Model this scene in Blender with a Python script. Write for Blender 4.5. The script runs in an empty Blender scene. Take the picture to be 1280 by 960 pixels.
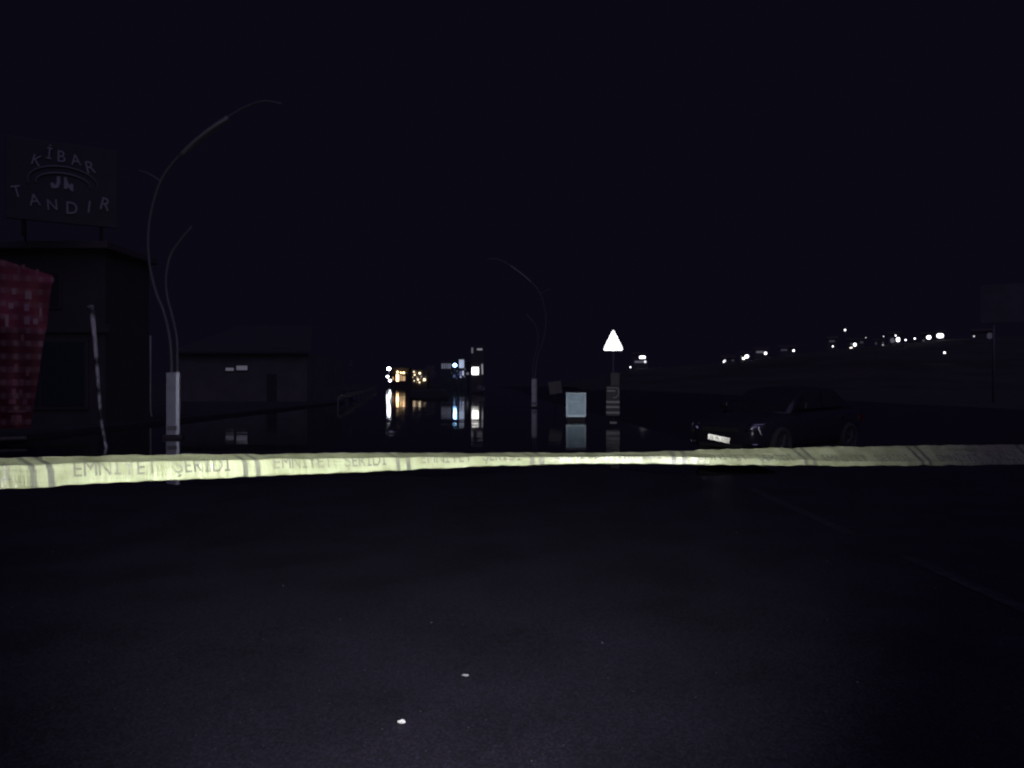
import bpy, bmesh, math, random
from mathutils import Vector, Matrix
random.seed(7)
R = math.radians
sc = bpy.context.scene
col = sc.collection

# ------------------------------------------------------------------ camera, sky, fill lamp, flash, exposure
F = 924.0                                   # focal length in pixels of the 1280 px wide photograph
CAM_H = 1.5
cam_d = bpy.data.cameras.new("camera")
cam_d.sensor_width = 36.0
cam_d.lens = 36.0 * F / 1280.0
cam_d.clip_start = 0.05
cam_d.clip_end = 6000
cam = bpy.data.objects.new("camera", cam_d)
cam.location = (0, 0, CAM_H)
cam.rotation_euler = (R(90), 0, 0)
col.objects.link(cam)
sc.camera = cam

w = bpy.data.worlds.new("World")
sc.world = w
w.use_nodes = True
nt = w.node_tree
bg = nt.nodes["Background"]
bg.inputs["Color"].default_value = (0.47, 0.39, 1.0, 1)      # overcast night sky with faint town glow
bg.inputs["Strength"].default_value = 0.0066

sun_d = bpy.data.lights.new("ambient_fill", "SUN")  # soft unseen fill, added to lift the dark surfaces evenly
sun_d.energy = 0.22
sun_d.angle = R(70)
sun_d.color = (0.62, 0.50, 1.0)
sun = bpy.data.objects.new("ambient_fill", sun_d)
sun.rotation_euler = (R(38), 0, R(30))
col.objects.link(sun)

fl_d = bpy.data.lights.new("camera_flash", "SPOT")             # the phone's flash, beside its lens
fl_d.energy = 800.0
fl_d.spot_size = R(77)
fl_d.spot_blend = 1.0
fl_d.shadow_soft_size = 0.006
fl_d.color = (1.0, 0.97, 0.98)
fl = bpy.data.objects.new("camera_flash", fl_d)
fl.location = (0.015, 0.0, CAM_H + 0.012)
fl.rotation_euler = (R(86.5), 0, R(5))
col.objects.link(fl)

vs = sc.view_settings
vs.view_transform = 'Standard'
vs.look = 'None'
vs.exposure = 0.0
vs.gamma = 1.0
vs.use_curve_mapping = False
sc.cycles.use_denoising = True
sc.cycles.filter_width = 2.2                    # soft phone lens
sc.cycles.max_bounces = 6
sc.cycles.sample_clamp_indirect = 6.0

# ------------------------------------------------------------------ helpers
def at(px, py, d):
    return Vector(((px - 640) / F * d, d, CAM_H - (py - 480) / F * d))
def gx(px, d):
    return (px - 640) / F * d

def mat(name, color, rough=0.6, metal=0.0, emit=None, estr=0.0, noise=None, bump=None, spec=0.5):
    m = bpy.data.materials.new(name)
    m.use_nodes = True
    n = m.node_tree
    b = n.nodes["Principled BSDF"]
    b.inputs["Base Color"].default_value = (*color, 1)
    b.inputs["Roughness"].default_value = rough
    b.inputs["Metallic"].default_value = metal
    b.inputs["Specular IOR Level"].default_value = spec
    if emit:
        b.inputs["Emission Color"].default_value = (*emit, 1)
        b.inputs["Emission Strength"].default_value = estr
    if noise:                      # (scale, second colour, contrast low, high)
        tc = n.nodes.new("ShaderNodeTexCoord")
        tx = n.nodes.new("ShaderNodeTexNoise")
        tx.inputs["Scale"].default_value = noise[0]
        tx.inputs["Detail"].default_value = 6
        rp = n.nodes.new("ShaderNodeValToRGB")
        rp.color_ramp.elements[0].position = noise[2]
        rp.color_ramp.elements[1].position = noise[3]
        rp.color_ramp.elements[0].color = (*color, 1)
        rp.color_ramp.elements[1].color = (*noise[1], 1)
        n.links.new(tc.outputs["Object"], tx.inputs["Vector"])
        n.links.new(tx.outputs["Fac"], rp.inputs["Fac"])
        n.links.new(rp.outputs["Color"], b.inputs["Base Color"])
    if bump:                       # (scale, strength, distance)
        tc = n.nodes.new("ShaderNodeTexCoord")
        tx = n.nodes.new("ShaderNodeTexNoise")
        tx.inputs["Scale"].default_value = bump[0]
        tx.inputs["Detail"].default_value = 4
        bp = n.nodes.new("ShaderNodeBump")
        bp.inputs["Strength"].default_value = bump[1]
        bp.inputs["Distance"].default_value = bump[2]
        n.links.new(tc.outputs["Object"], tx.inputs["Vector"])
        n.links.new(tx.outputs["Fac"], bp.inputs["Height"])
        n.links.new(bp.outputs["Normal"], b.inputs["Normal"])
    return m

def lamp_mat(name, color, strength):
    return mat(name, (0.8, 0.8, 0.8), 0.4, emit=color, estr=strength)

class MB:
    def __init__(s):
        s.v = []; s.f = []; s.mi = []
    def add(s, vs_, fs, mi=0):
        o = len(s.v)
        s.v += [tuple(p) for p in vs_]
        s.f += [tuple(i + o for i in f) for f in fs]
        s.mi += [mi] * len(fs)
        return s
    def box(s, x0, x1, y0, y1, z0, z1, bev=0.0, mi=0):
        if bev <= 0:
            vs_ = [(x, y, z) for x in (x0, x1) for y in (y0, y1) for z in (z0, z1)]
            fs = [(0, 1, 3, 2), (4, 6, 7, 5), (0, 4, 5, 1), (2, 3, 7, 6), (0, 2, 6, 4), (1, 5, 7, 3)]
            return s.add(vs_, fs, mi)
        bm = bmesh.new()
        bmesh.ops.create_cube(bm, size=1)
        for v in bm.verts:
            v.co = Vector(((x0 + x1) / 2 + v.co.x * (x1 - x0), (y0 + y1) / 2 + v.co.y * (y1 - y0), (z0 + z1) / 2 + v.co.z * (z1 - z0)))
        bmesh.ops.bevel(bm, geom=bm.edges[:], offset=bev, segments=2, profile=0.6, affect='EDGES')
        bm.verts.index_update()
        s.add([v.co.copy() for v in bm.verts], [[v.index for v in f.verts] for f in bm.faces], mi)
        bm.free()
        return s
    def tube(s, pts, rad, n=10, cap=True, mi=0):
        pts = [Vector(p) for p in pts]
        if not hasattr(rad, '__len__'):
            rad = [rad] * len(pts)
        vs_ = []; fs = []
        prev = None
        for i, p in enumerate(pts):
            t = (pts[min(i + 1, len(pts) - 1)] - pts[max(i - 1, 0)]).normalized()
            if prev is None:
                a = Vector((0, 1, 0)) if abs(t.y) < 0.9 else Vector((1, 0, 0))
                u = t.cross(a).normalized()
            else:
                u = (prev - t * prev.dot(t)).normalized()
            prev = u
            v2 = t.cross(u)
            for k in range(n):
                a = 2 * math.pi * k / n
                vs_.append(p + (u * math.cos(a) + v2 * math.sin(a)) * rad[i])
        for i in range(len(pts) - 1):
            for k in range(n):
                fs.append((i * n + k, i * n + (k + 1) % n, (i + 1) * n + (k + 1) % n, (i + 1) * n + k))
        if cap:
            fs.append(tuple(range(n))[::-1])
            fs.append(tuple((len(pts) - 1) * n + k for k in range(n)))
        return s.add(vs_, fs, mi)
    def prism(s, poly, axis_vec, mi=0):
        """closed polygon of 3-D points extruded by a vector"""
        n = len(poly)
        a = [Vector(p) for p in poly]
        b = [p + Vector(axis_vec) for p in a]
        fs = [tuple(range(n)), tuple(range(2 * n - 1, n - 1, -1))]
        for i in range(n):
            fs.append((i, n + i, n + (i + 1) % n, (i + 1) % n))
        return s.add(a + b, fs, mi)
    def loft(s, rings, closed=True, cap=True, mi=0):
        n = len(rings[0])
        vs_ = [p for r in rings for p in r]
        fs = []
        for i in range(len(rings) - 1):
            for k in range(n if closed else n - 1):
                fs.append((i * n + k, i * n + (k + 1) % n, (i + 1) * n + (k + 1) % n, (i + 1) * n + k))
        if cap:
            fs.append(tuple(range(n))[::-1])
            fs.append(tuple((len(rings) - 1) * n + k for k in range(n)))
        return s.add(vs_, fs, mi)
    def build(s, name, material, parent=None, smooth=False, loc=None, rot=None, recalc=True):
        me = bpy.data.meshes.new(name)
        me.from_pydata(s.v, [], s.f)
        if recalc:
            bm = bmesh.new(); bm.from_mesh(me)
            bmesh.ops.recalc_face_normals(bm, faces=bm.faces)
            bm.to_mesh(me); bm.free()
        ms = material if isinstance(material, (list, tuple)) else [material]
        for m in ms:
            me.materials.append(m)
        if len(ms) > 1:
            for p, i in zip(me.polygons, s.mi):
                p.material_index = i
        if smooth:
            me.shade_smooth()
        o = bpy.data.objects.new(name, me)
        col.objects.link(o)
        if parent is not None:
            o.parent = parent
        if loc is not None:
            o.location = loc
        if rot is not None:
            o.rotation_euler = rot
        return o

def tag(o, label, cat, group=None):
    o["label"] = label; o["category"] = cat
    if group:
        o["group"] = group
    return o
def structure(o):
    o["kind"] = "structure"; return o
def empty(name, loc, rz=0.0):
    o = bpy.data.objects.new(name, None)
    o.empty_display_size = 0.2
    o.location = loc; o.rotation_euler = (0, 0, rz)
    col.objects.link(o)
    return o
def bez(pts, per=6):
    """Catmull-Rom through points"""
    P_ = [Vector(p) for p in pts]
    out = []
    for i in range(len(P_) - 1):
        p0 = P_[max(i - 1, 0)]; p1 = P_[i]; p2 = P_[i + 1]; p3 = P_[min(i + 2, len(P_) - 1)]
        for k in range(per):
            t = k / per
            out.append(0.5 * ((2 * p1) + (p2 - p0) * t + (2 * p0 - 5 * p1 + 4 * p2 - p3) * t * t + (3 * p1 - p0 - 3 * p2 + p3) * t ** 3))
    out.append(P_[-1])
    return out
def interp(tab, x):
    if x <= tab[0][0]: return tab[0][1]
    for (a, b), (c, d) in zip(tab, tab[1:]):
        if x <= c:
            t = (x - a) / (c - a)
            return b + (d - b) * t
    return tab[-1][1]

glyph_cache = {}
def glyph(ch):
    """triangles of a character in the built-in font, and its box"""
    if ch in glyph_cache: return glyph_cache[ch]
    cu = bpy.data.curves.new("glyph", 'FONT')
    cu.body = ch; cu.size = 1.0; cu.resolution_u = 4
    o = bpy.data.objects.new("glyph", cu)
    col.objects.link(o)
    dg = bpy.context.evaluated_depsgraph_get()
    me = o.evaluated_get(dg).to_mesh()
    me.calc_loop_triangles()
    vs_ = [(v.co.x, v.co.y) for v in me.vertices]
    tr = [tuple(t.vertices) for t in me.loop_triangles]
    faces = [tuple(p.vertices) for p in me.polygons]
    o.evaluated_get(dg).to_mesh_clear()
    bpy.data.objects.remove(o); bpy.data.curves.remove(cu)
    xs = [v[0] for v in vs_] or [0]
    ys = [v[1] for v in vs_] or [0]
    glyph_cache[ch] = (vs_, tr, min(xs), max(xs), min(ys), max(ys))
    return glyph_cache[ch]
def letter_mb(ch, height, depth, xscale=1.0):
    """a raised letter standing in the XZ plane, centred on x, facing -Y"""
    vs_, tr, x0, x1, y0, y1 = glyph(ch)
    k = height / 0.73
    f = [((x - (x0 + x1) / 2) * k * xscale, -depth, y * k) for x, y in vs_]
    b = [(p[0], 0.0, p[2]) for p in f]
    n = len(f)
    m = MB()
    cnt = {}
    for t in tr:
        for i in range(3):
            e = (t[i], t[(i + 1) % 3]); cnt[e] = cnt.get(e, 0) + 1
    fs = [t for t in tr] + [(t[2] + n, t[1] + n, t[0] + n) for t in tr]
    for (a, c) in cnt:
        if (c, a) not in cnt:
            fs.append((a, a + n, c + n, c))
    m.add(f + b, fs)
    return m

# ------------------------------------------------------------------ materials
M = {}
M['asphalt_far'] = mat("earth", (0.055, 0.052, 0.06), 0.8, noise=(0.6, (0.07, 0.066, 0.075), 0.35, 0.7))
M['grey_metal'] = mat("galvanised_steel", (0.22, 0.215, 0.24), 0.5, 0.3, noise=(3, (0.16, 0.16, 0.175), 0.4, 0.7))
M['lamp_metal'] = mat("lamp_arm_paint", (0.19, 0.185, 0.205), 0.42, 0.25)
M['dark_metal'] = mat("dark_painted_steel", (0.085, 0.08, 0.09), 0.5)
M['pedestal'] = mat("white_lacquer_steel", (0.34, 0.355, 0.47), 0.36, 0.75, noise=(2.5, (0.27, 0.285, 0.37), 0.45, 0.75))
M['cabinet'] = mat("pale_blue_enamel", (0.125, 0.172, 0.215), 0.27, 0.9, noise=(7, (0.08, 0.112, 0.142), 0.4, 0.75))
M['cabinet_edge'] = mat("pale_blue_frame_enamel", (0.23, 0.29, 0.34), 0.27, 0.9)
M['sheeting'] = mat("white_reflective_sheeting", (0.95, 0.95, 0.96), 0.23, 1.0)
M['board_dark'] = mat("dark_sign_board", (0.085, 0.082, 0.095), 0.42, 0.3)
M['board_pale'] = mat("pale_sign_stripe", (0.25, 0.25, 0.28), 0.38, 0.6)
M['wall_dark'] = mat("weathered_render_wall", (0.062, 0.059, 0.068), 0.9, noise=(0.8, (0.085, 0.081, 0.088), 0.35, 0.7))
M['wall_pale'] = mat("pale_render_wall", (0.21, 0.205, 0.21), 0.9, noise=(0.7, (0.16, 0.155, 0.16), 0.35, 0.7))
M['roof'] = mat("clay_roof", (0.10, 0.09, 0.098), 0.85)
M['frame'] = mat("window_frame", (0.07, 0.067, 0.074), 0.5)
M['glass_dark'] = mat("dark_window_glass", (0.05, 0.05, 0.06), 0.08)
M['sign_field'] = mat("dark_sign_field", (0.034, 0.034, 0.044), 0.5, noise=(1.5, (0.05, 0.05, 0.062), 0.3, 0.7))
M['sign_letter'] = mat("white_acrylic_letter", (0.36, 0.355, 0.39), 0.46, 0.7)
M['rubber'] = mat("tyre_rubber", (0.05, 0.05, 0.055), 0.8)
M['chrome'] = mat("chrome", (0.8, 0.8, 0.85), 0.12, 1.0)
M['black_plastic'] = mat("black_plastic", (0.05, 0.05, 0.055), 0.45)
M['car_paint'] = mat("dark_blue_black_paint", (0.034, 0.033, 0.05), 0.18)
M['car_glass'] = mat("car_glass", (0.036, 0.034, 0.048), 0.05)
M['leaf'] = mat("leaf", (0.07, 0.09, 0.05), 0.6)
M['bark'] = mat("bark", (0.12, 0.1, 0.085), 0.9)
M['paper'] = mat("white_paper", (0.8, 0.8, 0.82), 0.7)
M['paper_grey'] = mat("grey_card", (0.42, 0.42, 0.44), 0.7)

def asphalt_material():
    m = bpy.data.materials.new("wet_asphalt"); m.use_nodes = True
    n = m.node_tree; b = n.nodes["Principled BSDF"]
    tc = n.nodes.new("ShaderNodeTexCoord")
    fine = n.nodes.new("ShaderNodeTexVoronoi"); fine.inputs["Scale"].default_value = 95
    blot = n.nodes.new("ShaderNodeTexNoise"); blot.inputs["Scale"].default_value = 1.3; blot.inputs["Detail"].default_value = 8
    grain = n.nodes.new("ShaderNodeTexNoise"); grain.inputs["Scale"].default_value = 160; grain.inputs["Detail"].default_value = 3
    for t in (fine, blot, grain):
        n.links.new(tc.outputs["Object"], t.inputs["Vector"])
    r1 = n.nodes.new("ShaderNodeValToRGB")
    r1.color_ramp.elements[0].position = 0.3; r1.color_ramp.elements[1].position = 0.75
    r1.color_ramp.elements[0].color = (0.0142, 0.0126, 0.0245, 1)
    r1.color_ramp.elements[1].color = (0.030, 0.0265, 0.049, 1)
    n.links.new(blot.outputs["Fac"], r1.inputs["Fac"])
    r2 = n.nodes.new("ShaderNodeValToRGB")
    r2.color_ramp.elements[0].position = 0.35; r2.color_ramp.elements[1].position = 0.9
    r2.color_ramp.elements[0].color = (0.55, 0.55, 0.55, 1)
    r2.color_ramp.elements[1].color = (1.7, 1.7, 1.7, 1)
    n.links.new(fine.outputs["Color"], r2.inputs["Fac"])
    mx = n.nodes.new("ShaderNodeMixRGB"); mx.blend_type = 'MULTIPLY'; mx.inputs[0].default_value = 1.0
    n.links.new(r1.outputs["Color"], mx.inputs[1]); n.links.new(r2.outputs["Color"], mx.inputs[2])
    n.links.new(mx.outputs["Color"], b.inputs["Base Color"])
    b.inputs["Roughness"].default_value = 0.66
    bp = n.nodes.new("ShaderNodeBump"); bp.inputs["Strength"].default_value = 0.6; bp.inputs["Distance"].default_value = 0.004
    n.links.new(grain.outputs["Fac"], bp.inputs["Height"])
    n.links.new(bp.outputs["Normal"], b.inputs["Normal"])
    return m
M['asphalt'] = asphalt_material()

def water_material():
    m = bpy.data.materials.new("flood_water"); m.use_nodes = True
    n = m.node_tree; b = n.nodes["Principled BSDF"]
    b.inputs["Base Color"].default_value = (0.012, 0.011, 0.013, 1)
    b.inputs["Roughness"].default_value = 0.036
    b.inputs["IOR"].default_value = 1.33
    tc = n.nodes.new("ShaderNodeTexCoord")
    mp = n.nodes.new("ShaderNodeMapping"); mp.inputs["Scale"].default_value = (0.55, 1.0, 1.0)
    tx = n.nodes.new("ShaderNodeTexNoise"); tx.inputs["Scale"].default_value = 0.9; tx.inputs["Detail"].default_value = 3
    bp = n.nodes.new("ShaderNodeBump"); bp.inputs["Strength"].default_value = 1.0; bp.inputs["Distance"].default_value = 0.006
    n.links.new(tc.outputs["Object"], mp.inputs["Vector"]); n.links.new(mp.outputs["Vector"], tx.inputs["Vector"])
    sw = n.nodes.new("ShaderNodeTexNoise"); sw.inputs["Scale"].default_value = 0.075; sw.inputs["Detail"].default_value = 2
    n.links.new(mp.outputs["Vector"], sw.inputs["Vector"])
    bp2 = n.nodes.new("ShaderNodeBump"); bp2.inputs["Strength"].default_value = 1.0; bp2.inputs["Distance"].default_value = 0.055
    n.links.new(sw.outputs["Fac"], bp2.inputs["Height"]); n.links.new(bp2.outputs["Normal"], bp.inputs["Normal"])
    n.links.new(tx.outputs["Fac"], bp.inputs["Height"]); n.links.new(bp.outputs["Normal"], b.inputs["Normal"])
    return m
M['water'] = water_material()

def worn_paint():
    m = mat("worn_line_paint", (0.032, 0.029, 0.046), 0.6, noise=(9, (0.075, 0.073, 0.08), 0.5, 0.72))
    return m
M['line'] = worn_paint()

# ------------------------------------------------------------------ the setting
g = MB().add([(-2500, -200, -0.02), (2500, -200, -0.02), (2500, 4000, -0.02), (-2500, 4000, -0.02)], [(0, 1, 2, 3)])
structure(g.build("ground", M['asphalt_far']))
g = MB().add([(-13.2, -8, 0), (30, -8, 0), (30, 420, 0), (-75, 420, 0), (-40, 170, 0), (-13.2, 60, 0)], [(0, 1, 2, 3, 4, 5)])
structure(g.build("road", M['asphalt']))
# flood water: a sheet lying over the road, with an uneven near edge
edge = []
x = -13.0
while x <= 4.6:
    edge.append((x, 12.2 + 0.9 * math.sin(x * 0.55 + 1) + 0.5 * math.sin(x * 1.7) + random.uniform(-.15, .15), 0.006))
    x += 0.5
g = MB().add(edge + [(4.5, 26, 0.006), (4.2, 36, 0.006), (2.2, 80, 0.006), (2, 150, 0.006), (-6, 415, 0.006), (-73, 415, 0.006), (-38.5, 170, 0.006), (-13, 62, 0.006)], [tuple(range(len(edge) + 8))])
structure(g.build("flood_water", M['water'], recalc=False))
# raised pavement on the left with its kerb
g = MB().box(-45, -13.2, 10, 58, -0.02, 0.13, 0.02)
structure(g.build("pavement", mat("concrete_pavement", (0.06, 0.058, 0.064), 0.8, noise=(1.2, (0.04, 0.038, 0.043), 0.35, 0.7))))
# a worn painted line on the right of the road
g = MB()
for y0, y1 in ((3.6, 6.4), (7.4, 10.6)):
    g.add([(3.32, y0, 0.004), (3.46, y0, 0.004), (3.50, y1, 0.004), (3.36, y1, 0.004)], [(0, 1, 2, 3)])
structure(g.build("lane_marking", M['line'], recalc=False))
# rough slab added far down the street to hide water reflections
g = MB().prism([(-9.9, 72, -.02), (-8.2, 69, -.02), (-6.1, 71, -.02), (-17.2, 196, -.02), (-27.0, 196, -.02)], (0, 0, .15))
structure(g.build("reflection_block", mat("reflection_block_concrete", (0.05, 0.048, 0.05), 0.85, noise=(1.5, (0.035, 0.033, 0.035), 0.35, 0.7))))
# grit on the asphalt: nobody could count it
g = MB()
for i in range(420):
    y = 2.4 + 5.0 * random.random() ** 1.5
    x = random.uniform(-0.75, 0.75) * y
    s = random.uniform(0.0012, 0.0034) * (2.0 if random.random() < 0.09 else 1)
    a = random.random() * 6.28
    vs_ = [(x + s * math.cos(a + k * 1.57) * random.uniform(.7, 1.3), y + s * math.sin(a + k * 1.57) * random.uniform(.7, 1.3), 0.0005) for k in range(4)]
    vs_.append((x, y, 0.0005 + s * random.uniform(.6, 1.1)))
    g.add(vs_, [(0, 1, 4), (1, 2, 4), (2, 3, 4), (3, 0, 4)])
o = g.build("grit", mat("stone_grit", (0.26, 0.25, 0.29), 0.7))
o["kind"] = "stuff"; o["label"] = "fine stone grit scattered over the wet asphalt"; o["category"] = "grit"

# hillside on the right
TX = [(18, -0.6), (40, 4.5), (60, 7.6), (100, 9.6), (118, 11.8), (132, 13.6), (159, 16.2), (205, 20.0), (250, 22), (420, 24)]
def hill(x, y):
    base = interp(TX, x * 350.0 / max(y, 200))
    g_ = interp([(180, -0.05), (230, 0.25), (290, 0.66), (350, 1.0), (420, 1.34), (520, 1.6), (700, 1.75)], y)
    return base * g_ if base > 0 else -0.6
g = MB()
nx, ny = 60, 44
for j in range(ny + 1):
    for i in range(nx + 1):
        xx = 18 + 640 * (i / nx) ** 1.3
        yy = 180 + 620 * (j / ny) ** 1.2
        g.v.append((xx, yy, hill(xx, yy) + (random.uniform(-.15, .15) if 0 < i < nx else 0)))
for j in range(ny):
    for i in range(nx):
        a = j * (nx + 1) + i
        g.f.append((a, a + 1, a + nx + 2, a + nx + 1))
structure(g.build("hillside", mat("dark_hillside", (0.07, 0.066, 0.07), 0.95, noise=(0.05, (0.05, 0.05, 0.048), 0.4, 0.6)), smooth=True))

# ------------------------------------------------------------------ caution tape across the foreground
TAPE = [  # px, py of centre line, depth
    (-150, 601, 1.60), (0, 593.5, 1.74), (150, 587, 1.98), (316, 582.5, 2.28), (488, 578, 2.66), (640, 575, 2.95), (720, 574.2, 3.02),
    (830, 573.3, 3.02), (900, 572.6, 3.0), (1000, 571.8, 3.08), (1100, 571.0, 3.18), (1280, 569, 3.35), (1460, 566, 3.5)]
TH_L = [(0, 9), (316, 8), (640, 7), (830, 9), (900, 18), (1000, 20), (1280, 16)]       # lean of the lower half, degrees
TH_U = [(0, 77), (316, 78), (488, 80), (600, 83), (720, 85), (830, 83), (900, 72), (1000, 63), (1100, 54), (1280, 49)]      # lean of the folded upper half
CREASE = [(0, .47), (316, .43), (488, .39), (640, .275), (720, .22), (830, .25), (900, .25), (1000, .2), (1100, .15), (1280, .15)]
TW = 0.12
cps = bez([at(a, b, c) for a, b, c in TAPE], 40)
acc = [0.0]
for a, b in zip(cps, cps[1:]):
    acc.append(acc[-1] + (b - a).length)
def on_center(u):
    for i in range(len(acc) - 1):
        if acc[i + 1] >= u:
            t = (u - acc[i]) / max(acc[i + 1] - acc[i], 1e-9)
            return cps[i].lerp(cps[i + 1], t), (cps[i + 1] - cps[i]).normalized()
    return cps[-1], (cps[-1] - cps[-2]).normalized()
rr = random.Random(3)
wk = [(rr.uniform(6, 60), rr.uniform(0, 6.28), rr.uniform(0.4, 1.0)) for _ in range(16)]
def wob(u, k0=0, k1=16):
    return sum(a / (1 + f * .03) * math.sin(f * u + p) for f, p, a in wk[k0:k1]) / 3.0
DU = 0.0026
NU = int(acc[-1] / DU)
NV = 42
# printed pattern: pairs of bars and the words between them, as a bitmap in tape coordinates (u metres, v 0..1)
pxy = [(c.x / c.y * F + 640) for c in cps]
def u_of_px(px):
    for i in range(len(pxy) - 1):
        if pxy[i + 1] >= px:
            return acc[i] + (acc[i + 1] - acc[i]) * (px - pxy[i]) / (pxy[i + 1] - pxy[i])
u_bar = u_of_px(55)
period = u_of_px(316) - u_bar
printed = set()
def v_to_j(v): return v * NV
nrep = int(acc[-1] / period) + 2
for r_ in range(-1, nrep):
    ub = u_bar + r_ * period
    for off in (-0.021, 0.021):
        for j in range(NV):
            for i in range(int((ub + off - 0.0085) / DU), int((ub + off + 0.0085) / DU)):
                printed.add((i - int(0.006 * (j / NV) / DU * 1.2), j))
    text = "EMNİYET ŞERİDİ"
    H = 0.056; k = H / 0.9
    # width of the text
    adv = []
    for ch in text:
        if ch == ' ': adv.append(0.05)
        else:
            _, _, a, b, _, _ = glyph(ch); adv.append((b - a) * k + 0.0085)
    tot = sum(adv); room = period - 0.14; xs = room / tot
    u = ub + 0.075
    for ch, ad in zip(text, adv):
        if ch != ' ':
            vs_, tr, a, b, c, d = glyph(ch)
            pts2 = [(u + (x - a) * k * xs, (y * k * 0.95 + 0.020) / TW) for x, y in vs_]
            for t in tr:
                (x1, y1), (x2, y2), (x3, y3) = (pts2[i] for i in t)
                den = (y2 - y3) * (x1 - x3) + (x3 - x2) * (y1 - y3)
                if abs(den) < 1e-12: continue
                for i in range(int(min(x1, x2, x3) / DU), int(max(x1, x2, x3) / DU) + 1):
                    for j in range(max(0, int(min(y1, y2, y3) * NV)), min(NV - 1, int(max(y1, y2, y3) * NV)) + 1):
                        X = (i + .5) * DU; Y = (j + .5) / NV
                        l1 = ((y2 - y3) * (X - x3) + (x3 - x2) * (Y - y3)) / den
                        l2 = ((y3 - y1) * (X - x3) + (x1 - x3) * (Y - y3)) / den
                        if l1 >= -.02 and l2 >= -.02 and 1 - l1 - l2 >= -.02:
                            printed.add((i, j))
        u += ad * xs
g = MB()
for i in range(NU + 1):
    u = i * DU
    c, t = on_center(u)
    px = c.x / c.y * F + 640
    vc = interp(CREASE, px) + 0.028 * wob(u * .6, 0, 5)
    tl = R(interp(TH_L, px) + 4.5 * wob(u))
    tu = R(interp(TH_U, px) + 3.5 * wob(u + 3.3))
    side = Vector((t.x, t.y, 0)).normalized()
    back = Vector((-side.y, side.x, 0))
    if back.y < 0: back = -back
    hl = vc * TW * math.cos(tl); hu = (1 - vc) * TW * math.cos(tu)
    z0 = -(hl + hu) / 2
    for j in range(NV + 1):
        v = j / NV
        # soft crease
        if v < vc:
            p = c + Vector((0, 0, z0)) + (Vector((0, 0, math.cos(tl))) + back * math.sin(tl)) * v * TW
        else:
            p = c + Vector((0, 0, z0)) + (Vector((0, 0, math.cos(tl))) + back * math.sin(tl)) * vc * TW + (Vector((0, 0, math.cos(tu))) + back * math.sin(tu)) * (v - vc) * TW
        p += back * (0.0016 * wob(u * 1.3 + v * 2.1, 4, 16) * (0.4 + v) + 0.0012 * math.sin(v * 9 + u * 3))
        if v > 0.97 or v < 0.02:
            p += Vector((0, 0, 0.0007 * math.sin(u * 90) + 0.0006 * math.sin(u * 37)))
        g.v.append(tuple(p))
for i in range(NU):
    for j in range(NV):
        a = i * (NV + 1) + j
        g.f.append((a, a + NV + 1, a + NV + 2, a + 1))
        g.mi.append(1 if (i, j) in printed else 0)
def tape_mat(name, c, c2):
    m = mat(name, c, 0.37, noise=(14, c2, 0.42, 0.62), spec=0.9)
    n = m.node_tree; b = n.nodes["Principled BSDF"]
    tc = n.nodes.new("ShaderNodeTexCoord")
    mp = n.nodes.new("ShaderNodeMapping"); mp.inputs["Scale"].default_value = (60, 60, 8)
    tx = n.nodes.new("ShaderNodeTexNoise"); tx.inputs["Scale"].default_value = 1.0; tx.inputs["Detail"].default_value = 3
    bp = n.nodes.new("ShaderNodeBump"); bp.inputs["Strength"].default_value = 0.8; bp.inputs["Distance"].default_value = 0.008
    n.links.new(tc.outputs["Object"], mp.inputs["Vector"]); n.links.new(mp.outputs["Vector"], tx.inputs["Vector"])
    n.links.new(tx.outputs["Fac"], bp.inputs["Height"]); n.links.new(bp.outputs["Normal"], b.inputs["Normal"])
    return m
tp = g.build("caution_tape", [tape_mat("yellow_film", (0.36, 0.41, 0.25), (0.25, 0.285, 0.16)), tape_mat("printed_black", (0.115, 0.128, 0.098), (0.18, 0.20, 0.145))], smooth=True, recalc=False)
sol = tp.modifiers.new("film", 'SOLIDIFY'); sol.thickness = 0.0003
tag(tp, "creased yellow barrier tape with black printed words stretched across the road", "barrier tape")

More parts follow.
